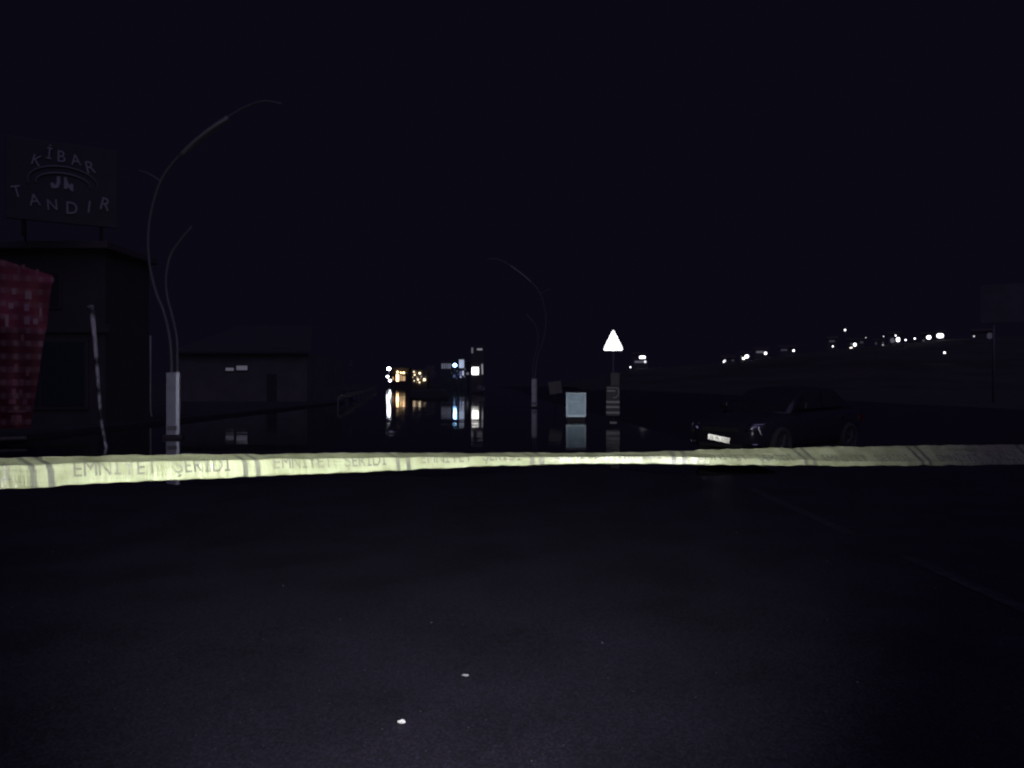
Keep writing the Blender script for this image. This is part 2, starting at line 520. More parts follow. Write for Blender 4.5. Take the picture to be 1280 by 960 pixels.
# ------------------------------------------------------------------ curved street lamps
def lamp_px(pts, d=20.6):
    s = F / d
    return [((px - 217) / s, 0.0, CAM_H - (py - 480) / s) for px, py in pts]
def make_lamp(loc, mirror, face):
    root = empty("street_lamp", loc)
    k = -1 if mirror else 1
    def mm(pts): return [(k * p[0], p[1], p[2]) for p in pts]
    main = bez(mm(lamp_px([(214, 480), (214.5, 455), (212, 422), (205, 391), (195.5, 367), (188, 337), (185, 303), (188, 269), (200, 228), (219, 200), (247, 175), (275, 153), (306, 134), (331, 126.5), (352, 130)])), 5)
    n = len(main)
    MB().tube(main, [0.048 - 0.022 * i / (n - 1) for i in range(n)], 10).build("main_arm", M['lamp_metal'], root, True)
    sec = bez(mm([(p[0], p[1] + 0.02, p[2]) for p in lamp_px([(221, 480), (221.3, 450), (220.3, 422), (215.3, 397), (208.5, 370), (207, 347), (212.5, 319), (225, 300), (239, 283)])]), 5)
    n = len(sec)
    MB().tube(sec, [0.042 - 0.018 * i / (n - 1) for i in range(n)], 10).build("lower_arm", M['lamp_metal'], root, True)
    br = bez(mm(lamp_px([(201, 227), (188, 218.5), (180, 215), (172, 213)])), 4)
    n = len(br)
    MB().tube(br, [0.03 - 0.014 * i / (n - 1) for i in range(n)], 8).build("side_branch", M['lamp_metal'], root, True)
    lum = bez(mm([(p[0], p[1], p[2]) for p in lamp_px([(226, 194), (240, 181), (256, 168), (272, 156), (285, 147)])]), 4)
    rings = []
    for i, p in enumerate(lum):
        t = (lum[min(i + 1, len(lum) - 1)] - lum[max(i - 1, 0)]).normalized()
        nrm = Vector((t.z, 0, -t.x)) * (-1 if mirror else 1)
        wv = 0.11 * math.sin(math.pi * (0.12 + 0.76 * i / (len(lum) - 1))) + 0.02
        c = p + nrm * 0.005
        rings.append([c + nrm * 0.07 * math.cos(a) + Vector((0, 1, 0)) * wv * math.sin(a) for a in [2 * math.pi * q / 10 for q in range(10)]])
    MB().loft(rings).build("luminaire", mat("luminaire_grey", (.32, .315, .345), .45, .3), root, True)
    # pedestal: a tall white box with a chamfered corner
    a = 0.165; c = 0.055
    poly = [(-a, -a), (a - .085, -a), (a, -a + .012), (a, a - c), (a - c, a), (-a + c, a), (-a, a - c)]
    m = MB().prism([(x, y, 0.10) for x, y in poly], (0, 0, 1.72))
    ped = m.build("pedestal", M['pedestal'], root, rot=(0, 0, face))
    MB().box(-a + .03, a - .05, -a - .012, -a - .001, 0.22, 0.34, .004).build("hatch", M['grey_metal'], ped)
    MB().box(-a - .09, a + .09, -a - .09, a + .09, -0.02, 0.10, .015).build("footing", M['wall_dark'], root, rot=(0, 0, face))
    return root
L1 = make_lamp((gx(217, 20.6), 20.6, 0), False, R(17))
tag(L1, "tall curved street lamp with white box base beside the restaurant sign", "street lamp", "curved street lamps")
L2 = make_lamp((gx(668, 46.5), 46.5, 0), True, R(-4))
tag(L2, "distant curved street lamp behind the pale blue cabinet, arching left", "street lamp", "curved street lamps")

# ------------------------------------------------------------------ warning triangle with marker boards
D = 28.6; s = D / F
root = empty("warning_sign", (gx(766.5, D), D, 0), R(-7.6) * 0 )
root.rotation_euler = (0, 0, math.atan2(-gx(766.5, D), D))
MB().tube([(0, .075, -0.02), (0, .075, 3.0)], 0.03, 12).build("pole", M['grey_metal'], root, True)
MB().box(-.14, .14, -.11, .17, -.02, .05, .01).build("foot_plate", M['board_pale'], root)
def tri(hw, zb, zt, r):
    pts = []
    cs = [(-hw, zb), (hw, zb), (0, zt)]
    for i in range(3):
        p = Vector(cs[i]); a = (Vector(cs[i - 1]) - p).normalized(); b = (Vector(cs[(i + 1) % 3]) - p).normalized()
        p1 = p + a * r * 1.7; p2 = p + b * r * 1.7
        for q in range(6):
            t = q / 5
            pts.append((1 - t) ** 2 * p1 + 2 * t * (1 - t) * p + t * t * p2)
    return pts
zt = CAM_H + (480 - 410.5) * s; zb = CAM_H + (480 - 438.4) * s
zm = (zt + zb) / 2
pitch = math.atan2(zm - CAM_H, D)
bk = MB().prism([(p.x, 0.0, p.y - zm) for p in tri(13.8 * s, zb - .01, zt + .015, 0.085)], (0, 0.02, 0)).build("backing_plate", M['grey_metal'], root, loc=(0, 0, zm), rot=(pitch, 0, 0))
MB().prism([(p.x, -0.006, p.y - zm) for p in tri(13.5 * s, zb, zt, 0.085)], (0, 0.005, 0)).build("triangle_face", M['sheeting'], bk)
zc = lambda py: CAM_H - (py - 480) * s
MB().box(-.10, .24, -.02, .0, zc(482), zc(466), .006).build("plain_plate", M['board_dark'], root)
bd = MB().box(-.27, .25, -.025, .0, zc(520), zc(482.3), .01).build("marker_board", M['board_dark'], root)
for py in (502.5, 508.8, 515.8):
    MB().box(-.27, .25, -.034, -.026, zc(py + 1.3), zc(py - 1.3), .003).build("stripe", M['board_pale'], bd)
arc = [(-.24, zc(485)), (.12, zc(485)), (.20, zc(487.5)), (.21, zc(492)), (.12, zc(496.5)), (.0, zc(497))]
MB().tube([(q.x, -.03, q.z) for q in bez([(a, 0, b) for a, b in arc], 4)], .028, 6).build("arrow", M['board_pale'], bd)
MB().box(-.24, .08, -.034, -.026, zc(489.5), zc(487.6), .003).build("stripe", M['board_pale'], bd)
tag(root, "bright white triangular warning sign on a thin pole above striped marker board", "road sign")

# ------------------------------------------------------------------ pale blue cabinet
D = 30.2; s = D / F
root = empty("utility_cabinet", (gx(720, D), D, 0), math.atan2(-gx(720, D), D))
root.rotation_euler.x = R(-1.8)
hw = 12.6 * s; z1 = CAM_H - (490.6 - 480) * s; z0 = CAM_H - (521.5 - 480) * s
MB().box(-hw, hw, 0, .42, z0, z1, .015).build("body", M['cabinet_edge'], root)
dr = MB().box(-hw + .055, hw - .055, -.018, -.001, z0 + .09, z1 - .05, .006).build("door", M['cabinet'], root)
MB().box(-.27, .22, -.05, -.019, z1 - .39, z1 - .355, .006).build("handle", M['cabinet_edge'], dr)
MB().box(-hw + .04, hw - .04, -.02, -.001, z0 + .01, z0 + .075, .004).build("vent_strip", M['cabinet_edge'], root)
MB().box(-hw + .05, hw - .05, .03, .40, -0.02, z0, 0).build("plinth", M['dark_metal'], root)
MB().box(-hw - .03, hw + .05, -.03, .45, z1, z1 + .03, .008).build("lid", M['dark_metal'], root)
tag(root, "pale blue utility cabinet standing in flood water left of the warning triangle", "cabinet")

# small grey board beside the far lamp
D = 39; s = D / F
root = empty("grey_notice_board", (gx(694, D), D, 0))
MB().tube([(0, .02, -.02), (0, .02, 1.6)], .025, 8).build("post", M['dark_metal'], root, True)
MB().box(-.34, .34, -.015, .015, -.33, .33, .01).build("board", mat("dull_grey_board", (.13, .125, .14), .42, .5), root, loc=(0, -.02, CAM_H - 4.5 * s), rot=(0, R(-8), 0))
tag(root, "small dull grey notice board behind and left of the blue cabinet", "notice board")

# ------------------------------------------------------------------ restaurant building and roof sign, left
D = 25.0
root = empty("shop_building", (-22.5, D, 0.13))
MB().box(-8.0, 8.75, 0, 3, 0, 5.9).build("wall", M['wall_dark'], root)
MB().box(-8.3, 9.0, -.35, 3.2, 5.9, 6.15, .03).build("roof", M['roof'], root)
MB().box(-8.2, 8.95, -.12, 0, 3.1, 3.35, .02).build("ledge", M['wall_dark'], root)
for xx in (-6.6, -3.6, -.6, 2.4, 5.4):
    wdw = MB().box(xx, xx + 1.9, -.06, -.003, 3.9, 5.2, .02).build("window", M['frame'], root)
    for q in range(2):
        MB().box(xx + .1 + q * .88, xx + .1 + q * .88 + .82, -.075, -.062, 4.0, 5.1).build("pane", M['glass_dark'], wdw)
pane_blue = mat("blueish_shop_glass", (.07, .085, .12), .40, .6)
for xx in (-6.8, -2.6, 1.6, 5.0):
    wdw = MB().box(xx, xx + 3.2, -.08, -.003, .5, 2.9, .03).build("shop_window", M['frame'], root)
    for q in range(2):
        pp = MB().box(xx + .1 + q * 1.52, xx + .1 + q * 1.52 + 1.46, -.1, -.082, .62, 2.78).build("pane", pane_blue if xx > 4 else M['glass_dark'], wdw)
tag(root, "dark two storey shop building at the left edge under the roof sign", "building")

D = 24.0; s = D / F
cx, cz = gx(79, D), CAM_H + (480 - 229) * s
root = empty("restaurant_sign", (cx, D, cz), math.atan2(-cx, D) * 0.98)
root.location.z = 6.3
KX = math.cos(math.atan2(-cx, D))
zz = cz - 6.3
hw, hh = 70 * s * KX, 50 * s
MB().box(-hw, hw, 0, .12, zz - hh, zz + hh, .02).build("sign_panel", M['sign_field'], root)
for x in (-hw * .7, hw * .7):
    MB().tube([(x, .2, -.05), (x, .2, zz + hh * .8)], .05, 8).build("support_post", M['dark_metal'], root, True)
    MB().tube([(x, .2, zz), (x, 1.4, -.05)], .035, 6).build("brace", M['dark_metal'], root, True)
def ring(rx, rz, w, d0, d1, cxr=0.0, dz=0.0, a0=0, a1=360):
    m = MB(); n = 44
    vs_ = []
    for i in range(n + 1):
        a = R(a0 + (a1 - a0) * i / n)
        for (rxx, rzz, y) in ((rx, rz, d0), (rx - w, rz - w, d0), (rx - w, rz - w, d1), (rx, rz, d1)):
            vs_.append((cxr + rxx * math.cos(a), y, zz + dz + rzz * math.sin(a)))
    fs = []
    for i in range(n):
        for k in range(4):
            fs.append((i * 4 + k, i * 4 + (k + 1) % 4, i * 4 + 4 + (k + 1) % 4, i * 4 + 4 + k))
    return m.add(vs_, fs)
dim_letter = mat("greyed_acrylic", (.17, .165, .185), .48, .6)
ring(45 * s * KX, 21.5 * s, .06, -.03, -.001, 0, 0, -14, 194).build("oval_ring", dim_letter, root, True)
ring(35 * s * KX, 14 * s, .07, -.03, -.001, 0, -.02, -10, 190).build("oval_ring", dim_letter, root, True)
SC = 16 * s
for ch, px, py, hpx, rot in (("K", 45, 204, 14, 14), ("İ", 61, 194, 14, 6), ("B", 77, 195.5, 15, 0), ("A", 95.5, 197.5, 14, -6), ("R", 115.5, 204, 16, -12),
                        ("T", 24.5, 245, 15, -14), ("A", 45, 253, 15, -9), ("N", 66, 257, 14, -5), ("D", 90, 258.5, 16, 0), ("I", 111, 254.5, 16, 6), ("R", 131.5, 249, 17, 12)):
    m = letter_mb(ch, hpx * s, .03, KX)
    o = m.build("letter", M['sign_letter'], root, loc=((px - 79) * s * KX, -.004, zz - (py + hpx / 2 - 229) * s), rot=(0, R(rot), 0))
# emblem: two small upright figures inside the oval
for pts in ([(64, 236), (63, 231), (66, 229.5), (69, 233), (71, 228), (71, 222), (75, 221), (75.5, 229), (73, 235.5), (68, 237)],
            [(80, 236), (80, 222), (83, 221), (84.5, 227), (88, 231), (88.5, 228.5), (91.5, 229), (92, 238), (89, 238), (85, 232.5), (84, 236)]):
    MB().prism([((x - 79) * s * KX, -.03, zz - (y - 229) * s) for x, y in pts], (0, .028, 0)).build("emblem", M['sign_letter'], root)
tag(root, "dim roof sign with arched grey lettering around an oval emblem", "restaurant sign")

# red banner flag leaning at the left edge
D = 18.6; s = D / F
def banner_material():
    m = bpy.data.materials.new("red_printed_fabric"); m.use_nodes = True
    n = m.node_tree; b = n.nodes["Principled BSDF"]
    tc = n.nodes.new("ShaderNodeTexCoord"); sep = n.nodes.new("ShaderNodeSeparateXYZ")
    n.links.new(tc.outputs["Object"], sep.inputs[0])
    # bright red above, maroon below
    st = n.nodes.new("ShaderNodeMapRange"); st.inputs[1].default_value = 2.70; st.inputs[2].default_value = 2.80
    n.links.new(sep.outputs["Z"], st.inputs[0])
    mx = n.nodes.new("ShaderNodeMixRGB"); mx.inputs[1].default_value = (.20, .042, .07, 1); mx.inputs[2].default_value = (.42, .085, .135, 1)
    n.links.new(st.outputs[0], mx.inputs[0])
    nz = n.nodes.new("ShaderNodeTexNoise"); nz.inputs["Scale"].default_value = 2.4; nz.inputs["Detail"].default_value = 5
    n.links.new(tc.outputs["Object"], nz.inputs["Vector"])
    mu = n.nodes.new("ShaderNodeMixRGB"); mu.blend_type = 'MULTIPLY'; mu.inputs[0].default_value = .75
    n.links.new(mx.outputs[0], mu.inputs[1]); n.links.new(nz.outputs["Fac"], mu.inputs[2])
    # faded plaid of pale bands
    fac = []
    for ax, sc_, lo in (("X", 24.0, .35), ("Z", 19.0, .25)):
        k = n.nodes.new("ShaderNodeMath"); k.operation = 'MULTIPLY'; k.inputs[1].default_value = sc_
        n.links.new(sep.outputs[ax], k.inputs[0])
        si = n.nodes.new("ShaderNodeMath"); si.operation = 'SINE'; n.links.new(k.outputs[0], si.inputs[0])
        mr_ = n.nodes.new("ShaderNodeMapRange"); mr_.inputs[1].default_value = lo - .4; mr_.inputs[2].default_value = lo + .4
        n.links.new(si.outputs[0], mr_.inputs[0]); fac.append(mr_)
    pr = n.nodes.new("ShaderNodeMath"); pr.operation = 'MULTIPLY'
    fx_ = n.nodes.new("ShaderNodeMath"); fx_.operation = 'MULTIPLY_ADD'; fx_.inputs[1].default_value = .65; fx_.inputs[2].default_value = .35
    n.links.new(fac[0].outputs[0], fx_.inputs[0])
    n.links.new(fx_.outputs[0], pr.inputs[0]); n.links.new(fac[1].outputs[0], pr.inputs[1])
    p2 = n.nodes.new("ShaderNodeMath"); p2.operation = 'MULTIPLY'; n.links.new(pr.outputs[0], p2.inputs[0]); n.links.new(nz.outputs["Fac"], p2.inputs[1])
    pm = n.nodes.new("ShaderNodeMixRGB"); pm.inputs[2].default_value = (.40, .25, .30, 1)
    n.links.new(p2.outputs[0], pm.inputs[0]); n.links.new(mu.outputs[0], pm.inputs[1])
    n.links.new(pm.outputs[0], b.inputs["Base Color"])
    b.inputs["Roughness"].default_value = .52; b.inputs["Metallic"].default_value = .55
    return m
root = empty("banner_flag", (gx(16, D), D, 0.13), math.atan2(-gx(16, D), D) * .95)
lean = lambda z: 0.16 * (z / 3.4) ** 1.3
def bcurve(v):      # left, right edge in px offset from 16, and z
    z = .25 + v * 4.32
    right = interp([(0, 22), (.25, 30), (.5, 38), (.62, 43), (.8, 47), (.93, 52), (1.0, 50)], v)
    left = interp([(0, -34), (.5, -34), (1.0, -34)], v)
    return left * s * .85, right * s * .85, z
NB, NC = 40, 16
g = MB()
for side_y in (0, .006):
    for j in range(NB + 1):
        v = j / NB
        l, r, z = bcurve(v)
        for i in range(NC + 1):
            u = i / NC
            drop = (.40 * u if v > .85 else 0) * (v - .85) / .15
            g.v.append((l + (r - l) * u, side_y + .05 * math.sin(u * 7 + v * 3) + .03 * math.sin(v * 16 + u * 4), z - drop))
NP = (NB + 1) * (NC + 1)
for j in range(NB):
    for i in range(NC):
        a = j * (NC + 1) + i
        g.f.append((a, a + 1, a + NC + 2, a + NC + 1)); g.f.append((a + NP, a + NC + 1 + NP, a + NC + 2 + NP, a + 1 + NP))
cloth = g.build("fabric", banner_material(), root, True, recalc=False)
white_print = mat("faded_white_print", (.44, .28, .33), .50, .55)
white_dull = mat("dulled_white_print", (.30, .12, .16), .52, .5)
def patch(px0, px1, py0, py1, m):
    q = MB(); vs_ = []
    for py in (py1, (py0 + py1) / 2, py0):
        for px in (px0, (px0 + px1) / 2, px1):
            z = CAM_H - (py - 480) * s - .13
            v = (z - .25) / 4.32; l, r, _ = bcurve(v)
            x = (px - 16) * s * .85; u = (x - l) / (r - l)
            vs_.append((x, -.012 + .05 * math.sin(u * 7 + v * 3) + .03 * math.sin(v * 16 + u * 4), z))
    q.add(vs_, [(0, 1, 4, 3), (1, 2, 5, 4), (3, 4, 7, 6), (4, 5, 8, 7)])
    q.build("print_patch", m, cloth, recalc=False)
for r_ in ((15, 20, 361, 368), (31, 39, 363, 373), (11, 17, 379, 386), (30, 36, 379, 388), (49, 52, 383, 393), (7, 11, 394, 409), (30, 37, 395, 405), (41, 47, 397, 404)):
    patch(*r_, white_print)
for r_ in ((22, 25, 333, 352), (27, 31, 330, 336), (45, 48, 334, 348), (26, 30, 418, 426), (18, 22, 455, 462), (32, 36, 462, 470), (16, 21, 474, 482), (25, 30, 474, 482), (15, 20, 486, 494), (24, 28, 487, 494),
           (11, 20, 499, 505), (28, 34, 499, 506), (10, 32, 513, 515.5), (14, 27, 519, 528)):
    patch(*r_, white_dull)
MB().tube([(-.34, .06, 0), (-.42, .06, 1.5), (-.6, .06, 4.6)], [.03, .025, .015], 8).build("pole", M['grey_metal'], root, True)
MB().box(-.75, .3, -.3, .4, -.02, .06, .02).build("base", M['dark_metal'], root)
tag(root, "tapering red banner flag with pale printed patches at the left edge", "banner")

# pale leaning post
D = 17.4; s = D / F
root = MB()
path = bez([((px - 131) * s, 0, CAM_H - (py - 480) * s) for px, py in ((133, 566), (131, 556), (126.5, 530), (123.5, 495), (121, 460), (118, 425), (115.5, 400), (113, 388))], 6)
nb = len(path)
root.tube(path, [0.032 + 0.035 * (i / nb) ** 2 for i in range(nb)], 10)
pm = mat("flaking_white_paint", (.05, .05, .055), .55, noise=(2.2, (.75, .72, .78), .42, .55), bump=(30, .4, .004))
o = root.build("leaning_post", pm, None, True, loc=(gx(131, D), D, 0))
o.location.z = -path[0].z - .01
tag(o, "pale flaking post leaning between the red banner and the street lamp", "post")

# thin upright pole with a kinked foot
D = 31.0; s = D / F
m = MB().tube([(x * s, 0, CAM_H - (py - 480) * s) for x, py in ((5, 527), (3.5, 525), (1.2, 520), (0, 512), (0, 470), (0, 419.5))], .035, 8)
o = m.build("thin_pole", mat("dull_pole_paint", (.55, .50, .52), .45, .4), None, True, loc=(gx(188, D), D, 0))
tag(o, "thin bare pole with a kinked foot left of the near street lamp", "pole")

# ------------------------------------------------------------------ gabled building far left, with two pale window strips
D = 58.0; s = D / F
root = empty("gabled_house", (gx(305, D), D, 0.0))
x0, x1 = (222 - 305) * s, (384 - 305) * s
MB().box(x0, x1, 0, 12, 0, 3.9).build("wall", mat('grey_render', (.13, .125, .135), .9, noise=(.8, (.17, .165, .175), .35, .7)), root)
MB().prism([(x0 - .4, -.5, 3.9), (x1 + .4, -.5, 3.9), (x1 - .8, 4.5, 6.3), (x0 + 3.2, 4.5, 6.3)], (0, 0, .15)).build("roof", mat("faded_sheet_roof", (.07, .068, .078), .6), root)
dimwin = lamp_mat("dimly_lit_glass", (.75, .72, .9), .085)
for a, b, c, d, q in ((282.5, 292.5, 459.8, 463.4, 0), (296, 309.5, 457.2, 462.6, 1)):
    wdw = MB().box((a - 305) * s - .06, (b - 305) * s + .06, -.06, -.003, CAM_H - (d - 480) * s - .06, CAM_H - (c - 480) * s + .06, .01).build("window", M['frame'], root)
    MB().box((a - 305) * s, (b - 305) * s, -.08, -.062, CAM_H - (d - 480) * s, CAM_H - (c - 480) * s).build("pane", dimwin, wdw)
MB().box((339 - 305) * s, (364 - 305) * s, -.1, -.003, CAM_H + 38.5 * s, CAM_H + 45 * s, .02).build("name_board", M['board_dark'], root)
dr = MB().box((334 - 305) * s, (346 - 305) * s, -.06, -.003, 0.02, 2.3, .01).build("door", M['frame'], root)
MB().box((344 - 305) * s, (344.8 - 305) * s, -.1, -.06, 1.05, 1.15).build("handle", M['grey_metal'], dr)
tag(root, "low dark gabled building with two pale window strips behind the near lamp", "house")

# single bright lamp beyond the leaning post
def wall_lamp(name, px, py, D, r, color, strength, label, group=None, pole=True, shape='ball', cat="street lamp", zfoot=0.0):
    p = at(px, py, D)
    root = empty(name, (p.x, p.y, zfoot))
    h = p.z - zfoot
    if pole:
        MB().tube([(0, .05, -.05), (0, .05, h + r * .6)], [.07, .05], 8).build("pole", M['dark_metal'], root, True)
    m = MB()
    rings = []
    for i in range(7):
        a = math.pi * (i + .5) / 7
        rr_ = r * math.sin(a); z = h - r * .85 * math.cos(a)
        rings.append([(rr_ * math.cos(2 * math.pi * k / 10), -.02 + rr_ * math.sin(2 * math.pi * k / 10), z) for k in range(10)])
    m.loft(rings)
    m.build("lantern", lamp_mat(name + "_glow", color, strength), root, True)
    if pole:
        MB().loft([[(r * .75 * math.cos(a), r * .75 * math.sin(a), h + r * .82) for a in [2 * math.pi * k / 8 for k in range(8)]],
               [(r * .2 * math.cos(a), r * .2 * math.sin(a), h + r * 1.15) for a in [2 * math.pi * k / 8 for k in range(8)]]]).build("cap", M['dark_metal'], root)
    tag(root, label, cat, group)
    return root
wall_lamp("garden_lamp", 144, 473, 52, .10, (.9, .95, 1.0), 3.0, "single tiny white lamp between the leaning post and the thin pole")

# ------------------------------------------------------------------ guard rail, column and slim post on the left of the street
root = empty("guard_rail", (-11.2, 48, 0))
p0 = Vector((0, 0, .62)); p1 = Vector((-19.9, 122, .66))
dirv = (p1 - p0).normalized(); nrm = Vector((dirv.y, -dirv.x, 0)).normalized()
prof = [(-.0, -.155), (.05, -.12), (.05, -.05), (.0, -.02), (.0, .02), (.05, .05), (.05, .12), (0, .155), (-.02, .155), (-.02, -.155)]
segs = 6
for i in range(segs):
    a = p0.lerp(p1, i / segs); b = p0.lerp(p1, (i + 1) / segs - .0006)
    MB().loft([[q + nrm * u + Vector((0, 0, v)) for u, v in prof] for q in (a, b)]).build("rail_section", M['grey_metal'], root)
for i in range(0, 13):
    a = p0.lerp(p1, i / 12)
    a = a - nrm * .09
    MB().box(a.x - .05, a.x + .05, a.y - .05, a.y + .05, -.03, .84 if i == 1 else .72).build("rail_post", M['grey_metal'], root)
tag(root, "grey steel guard rail running towards the distant street lights", "guard rail")

D = 84; s = D / F
root = empty("gate_column", (gx(418.5, D), D, 0))
MB().box(-.19, .19, -.19, .19, -.02, 2.1, .02).build("shaft", mat("pale_column_render", (.66, .64, .7), .4, .6), root)
MB().box(-.25, .25, -.25, .25, 2.1, 2.22, .02).build("cap", M['wall_pale'], root)
tag(root, "pale square column standing at the near end of the guard rail", "column")

D = 84; s = D / F
root = empty("slim_post", (gx(438.5, D), D, 0))
MB().tube([(0, 0, -.02), (0, 0, CAM_H + 31 * s)], .03, 8).build("pole", M['dark_metal'], root, True)
MB().box(-.05, .05, -.06, -.03, CAM_H + 23 * s, CAM_H + 30 * s, .01).build("reflector_strip", M['board_pale'], root)
MB().box(-.14, .14, -.07, -.03, CAM_H + 20.5 * s, CAM_H + 23 * s, .01).build("plate", M['sheeting'], root)
tag(root, "slim dark post with a small glinting plate above the guard rail", "post")

# ------------------------------------------------------------------ far street: lamps and lit buildings
WHITE = (.86, .90, 1.0); WARM = (1.0, .66, .33); YEL = (1.0, .80, .52); BLUE = (.30, .58, 1.0); NEUT = (1, .97, .94)
wall_lamp("far_street_lamp", 486, 461, 215, .50, WHITE, 30, "brightest white street lamp at the left end of the distant town lights")
wall_lamp("far_street_lamp", 484.5, 470.8, 300, .52, WHITE, 16, "lower white lamp directly under the brightest distant street lamp", pole=True)
wall_lamp("far_street_lamp", 487.3, 475.8, 330, .6, WHITE, 14, "lowest white lamp of the column left of the warm shop", pole=True)
wall_lamp("far_street_lamp", 568.6, 456.5, 195, .48, BLUE, 24, "bluish white street lamp right of the dim lit board")

M['wall_black'] = mat('dark_render', (.055, .053, .058), .9, noise=(.6, (.075, .072, .076), .35, .7))  # plain dark walls for the far blocks
def block(name, px0, px1, top, D, label, mwall=M['wall_black'], depth=9, roofh=.3, cat="building", zf=0.0):
    x0, x1 = gx(px0, D), gx(px1, D)
    root = empty(name, ((x0 + x1) / 2, D, zf))
    h = CAM_H - (top - 480) * D / F - zf
    hw = (x1 - x0) / 2
    MB().box(-hw, hw, 0, depth, -.05, h).build("wall", mwall or M['wall_dark'], root)
    MB().box(-hw - .2, hw + .2, -.3, depth + .2, h, h + roofh, .02).build("roof", M['roof'], root)
    tag(root, label, cat)
    root["_d"] = D
    return root
def lit(root, px0, px1, py0, py1, m, name="window", proud=.05, framed=True):
    D = root["_d"]; s = D / F
    c = root.location.x; zf = root.location.z
    x0, x1 = gx(px0, D) - c, gx(px1, D) - c
    z1, z0 = CAM_H - (py0 - 480) * s - zf, CAM_H - (py1 - 480) * s - zf
    if framed:
        f = MB().box(x0 - .08, x1 + .08, -proud, -.003, z0 - .08, z1 + .08).build(name, M['frame'], root)
        MB().box(x0, x1, -proud - .02, -proud - .002, z0, z1).build("pane", m, f)
    else:
        MB().box(x0, x1, -proud, -.003, z0, z1, .01).build(name, m, root)
def bulb(root, px, py, rpx, m, out=.25):
    D = root["_d"]; s = D / F
    x = gx(px, D) - root.location.x; z = CAM_H - (py - 480) * s - root.location.z; r = rpx * s
    rings = []
    for i in range(6):
        a = math.pi * (i + .5) / 6
        rings.append([(x + r * math.sin(a) * math.cos(2 * math.pi * k / 9), -out + r * math.sin(a) * math.sin(2 * math.pi * k / 9), z - r * math.cos(a)) for k in range(9)])
    lm = MB().loft(rings).build("lamp", m, root, True)
    MB().box(x - .05, x + .05, -out + r * .6, -.003 if out > r * .6 else -out + r * .6 + .1, z - .05, z + .05).build("bracket", M['dark_metal'], lm)

warm_hot = lamp_mat("warm_shop_light", WARM, 5.0)
warm_mid = lamp_mat("warm_window", (1.0, .62, .30), .6)
yel_hot = lamp_mat("yellow_lamp", YEL, 2.2)
dim_white = lamp_mat("dim_white_panel", (.78, .78, .95), .10)
mid_white = lamp_mat("lit_white_panel", (.85, .86, 1.0), .5)
blue_dim = lamp_mat("blue_panel", (.22, .30, 1.0), .16)

b = block("corner_shop", 489, 511, 461, 245, "warm orange lit shop in the distance beside the white lamps")
lit(b, 495.2, 498.6, 467.5, 476.5, warm_hot, "shop_window")
lit(b, 500.4, 502.2, 468.5, 476.0, warm_mid, "shop_window")
lit(b, 503, 506.5, 470, 476, warm_mid, "shop_window")
lit(b, 490.5, 492.3, 471, 475, warm_mid)
bulb(b, 497.5, 465, 1.3, warm_hot, .9)
bulb(b, 505, 466.2, 1.5, warm_hot, .9)
bulb(b, 501.5, 465.8, 1.0, warm_hot, .9)
MB().box(-2.6, 2.6, -1.3, -.3, 4.75, 4.9, .02).build("awning", M['wall_pale'], b)

b = block("lamp_lit_row", 512, 534, 463, 265, "row building hung with small yellow lamps right of the warm shop")
for px, py, r in ((514.6, 469, .8), (517.6, 464.8, 1.0), (518.5, 468.6, 1.1), (524.8, 466.6, 1.5), (522.7, 474.5, 1.2), (524.5, 478, 1.0), (517.9, 476, .7), (530.7, 474.6, 1.8)):
    bulb(b, px, py, r, yel_hot, .5)
lit(b, 520.5, 522.5, 470.5, 473.5, lamp_mat("faint_warm_window", (1, .6, .35), .18))

for px, py, r, c_, e_ in ((513.2, 473, .5, WARM, .7), (516.2, 471.5, .6, YEL, 1.2), (520, 466, .5, WARM, .6), (526.6, 470.5, .6, NEUT, .9), (528.6, 476.8, .5, WARM, .5), (532.6, 471, .5, NEUT, .35), (521, 478, .5, WARM, .4), (526, 473.2, .45, YEL, .8)):
    bulb(b, px, py, r, lamp_mat("added_glint", c_, e_), .4)  # extra small lights added to make the row less boxy
# lit board and the building it hangs on
b = block("advert_building", 550, 584, 452.5, 205, "distant dark building carrying a dim lit board and a pale upright banner")
for i, a in enumerate((552.0, 554.6, 557.0, 559.4, 561.8)):
    lit(b, a, a + 1.7, 454.3, 460.8, dim_white if i != 2 else lamp_mat("dimmer_panel", (.78, .78, .95), .05), "board_panel", .15, False)
lit(b, 577.8, 579.8, 463.5, 469.5, mid_white, "lit_window", .06)
lit(b, 574.5, 577.0, 464, 471.5, blue_dim, "blue_window", .06)
lit(b, 566.5, 569.5, 468.5, 472, blue_dim, "blue_window", .06)
bulb(b, 576, 471.5, .5, lamp_mat("small_cool_lamp", (.7, .75, 1), 2.0), .4)
lit(b, 583, 586, 465.5, 468.5, dim_white, "lit_plate", .3, False)
for px, py, r, e_ in ((571.5, 464, .5, .35), (573, 468, .45, .25), (581.5, 461.5, .5, .3), (564.5, 466, .4, .2), (580.5, 471, .5, .5), (571, 473, .4, .25)):
    bulb(b, px, py, r, lamp_mat("added_cool_glint", (.6, .65, 1), e_), .4)  # more cool points of light, added to break up the front
root = empty("upright_banner", (gx(577, 198), 198, 0)); s = 198 / F
MB().tube([(0, .1, 0), (0, .1, CAM_H + 31 * s)], .08, 8).build("pole", M['dark_metal'], root, True)
MB().box(-3.1 * s, 3.1 * s, -.12, -.02, CAM_H + 20 * s, CAM_H + 30.5 * s, .03).build("lit_panel", lamp_mat("pale_banner_light", (.82, .82, .95), .30), root)
tag(root, "pale glowing upright banner panel right of the bluish lamp", "banner")

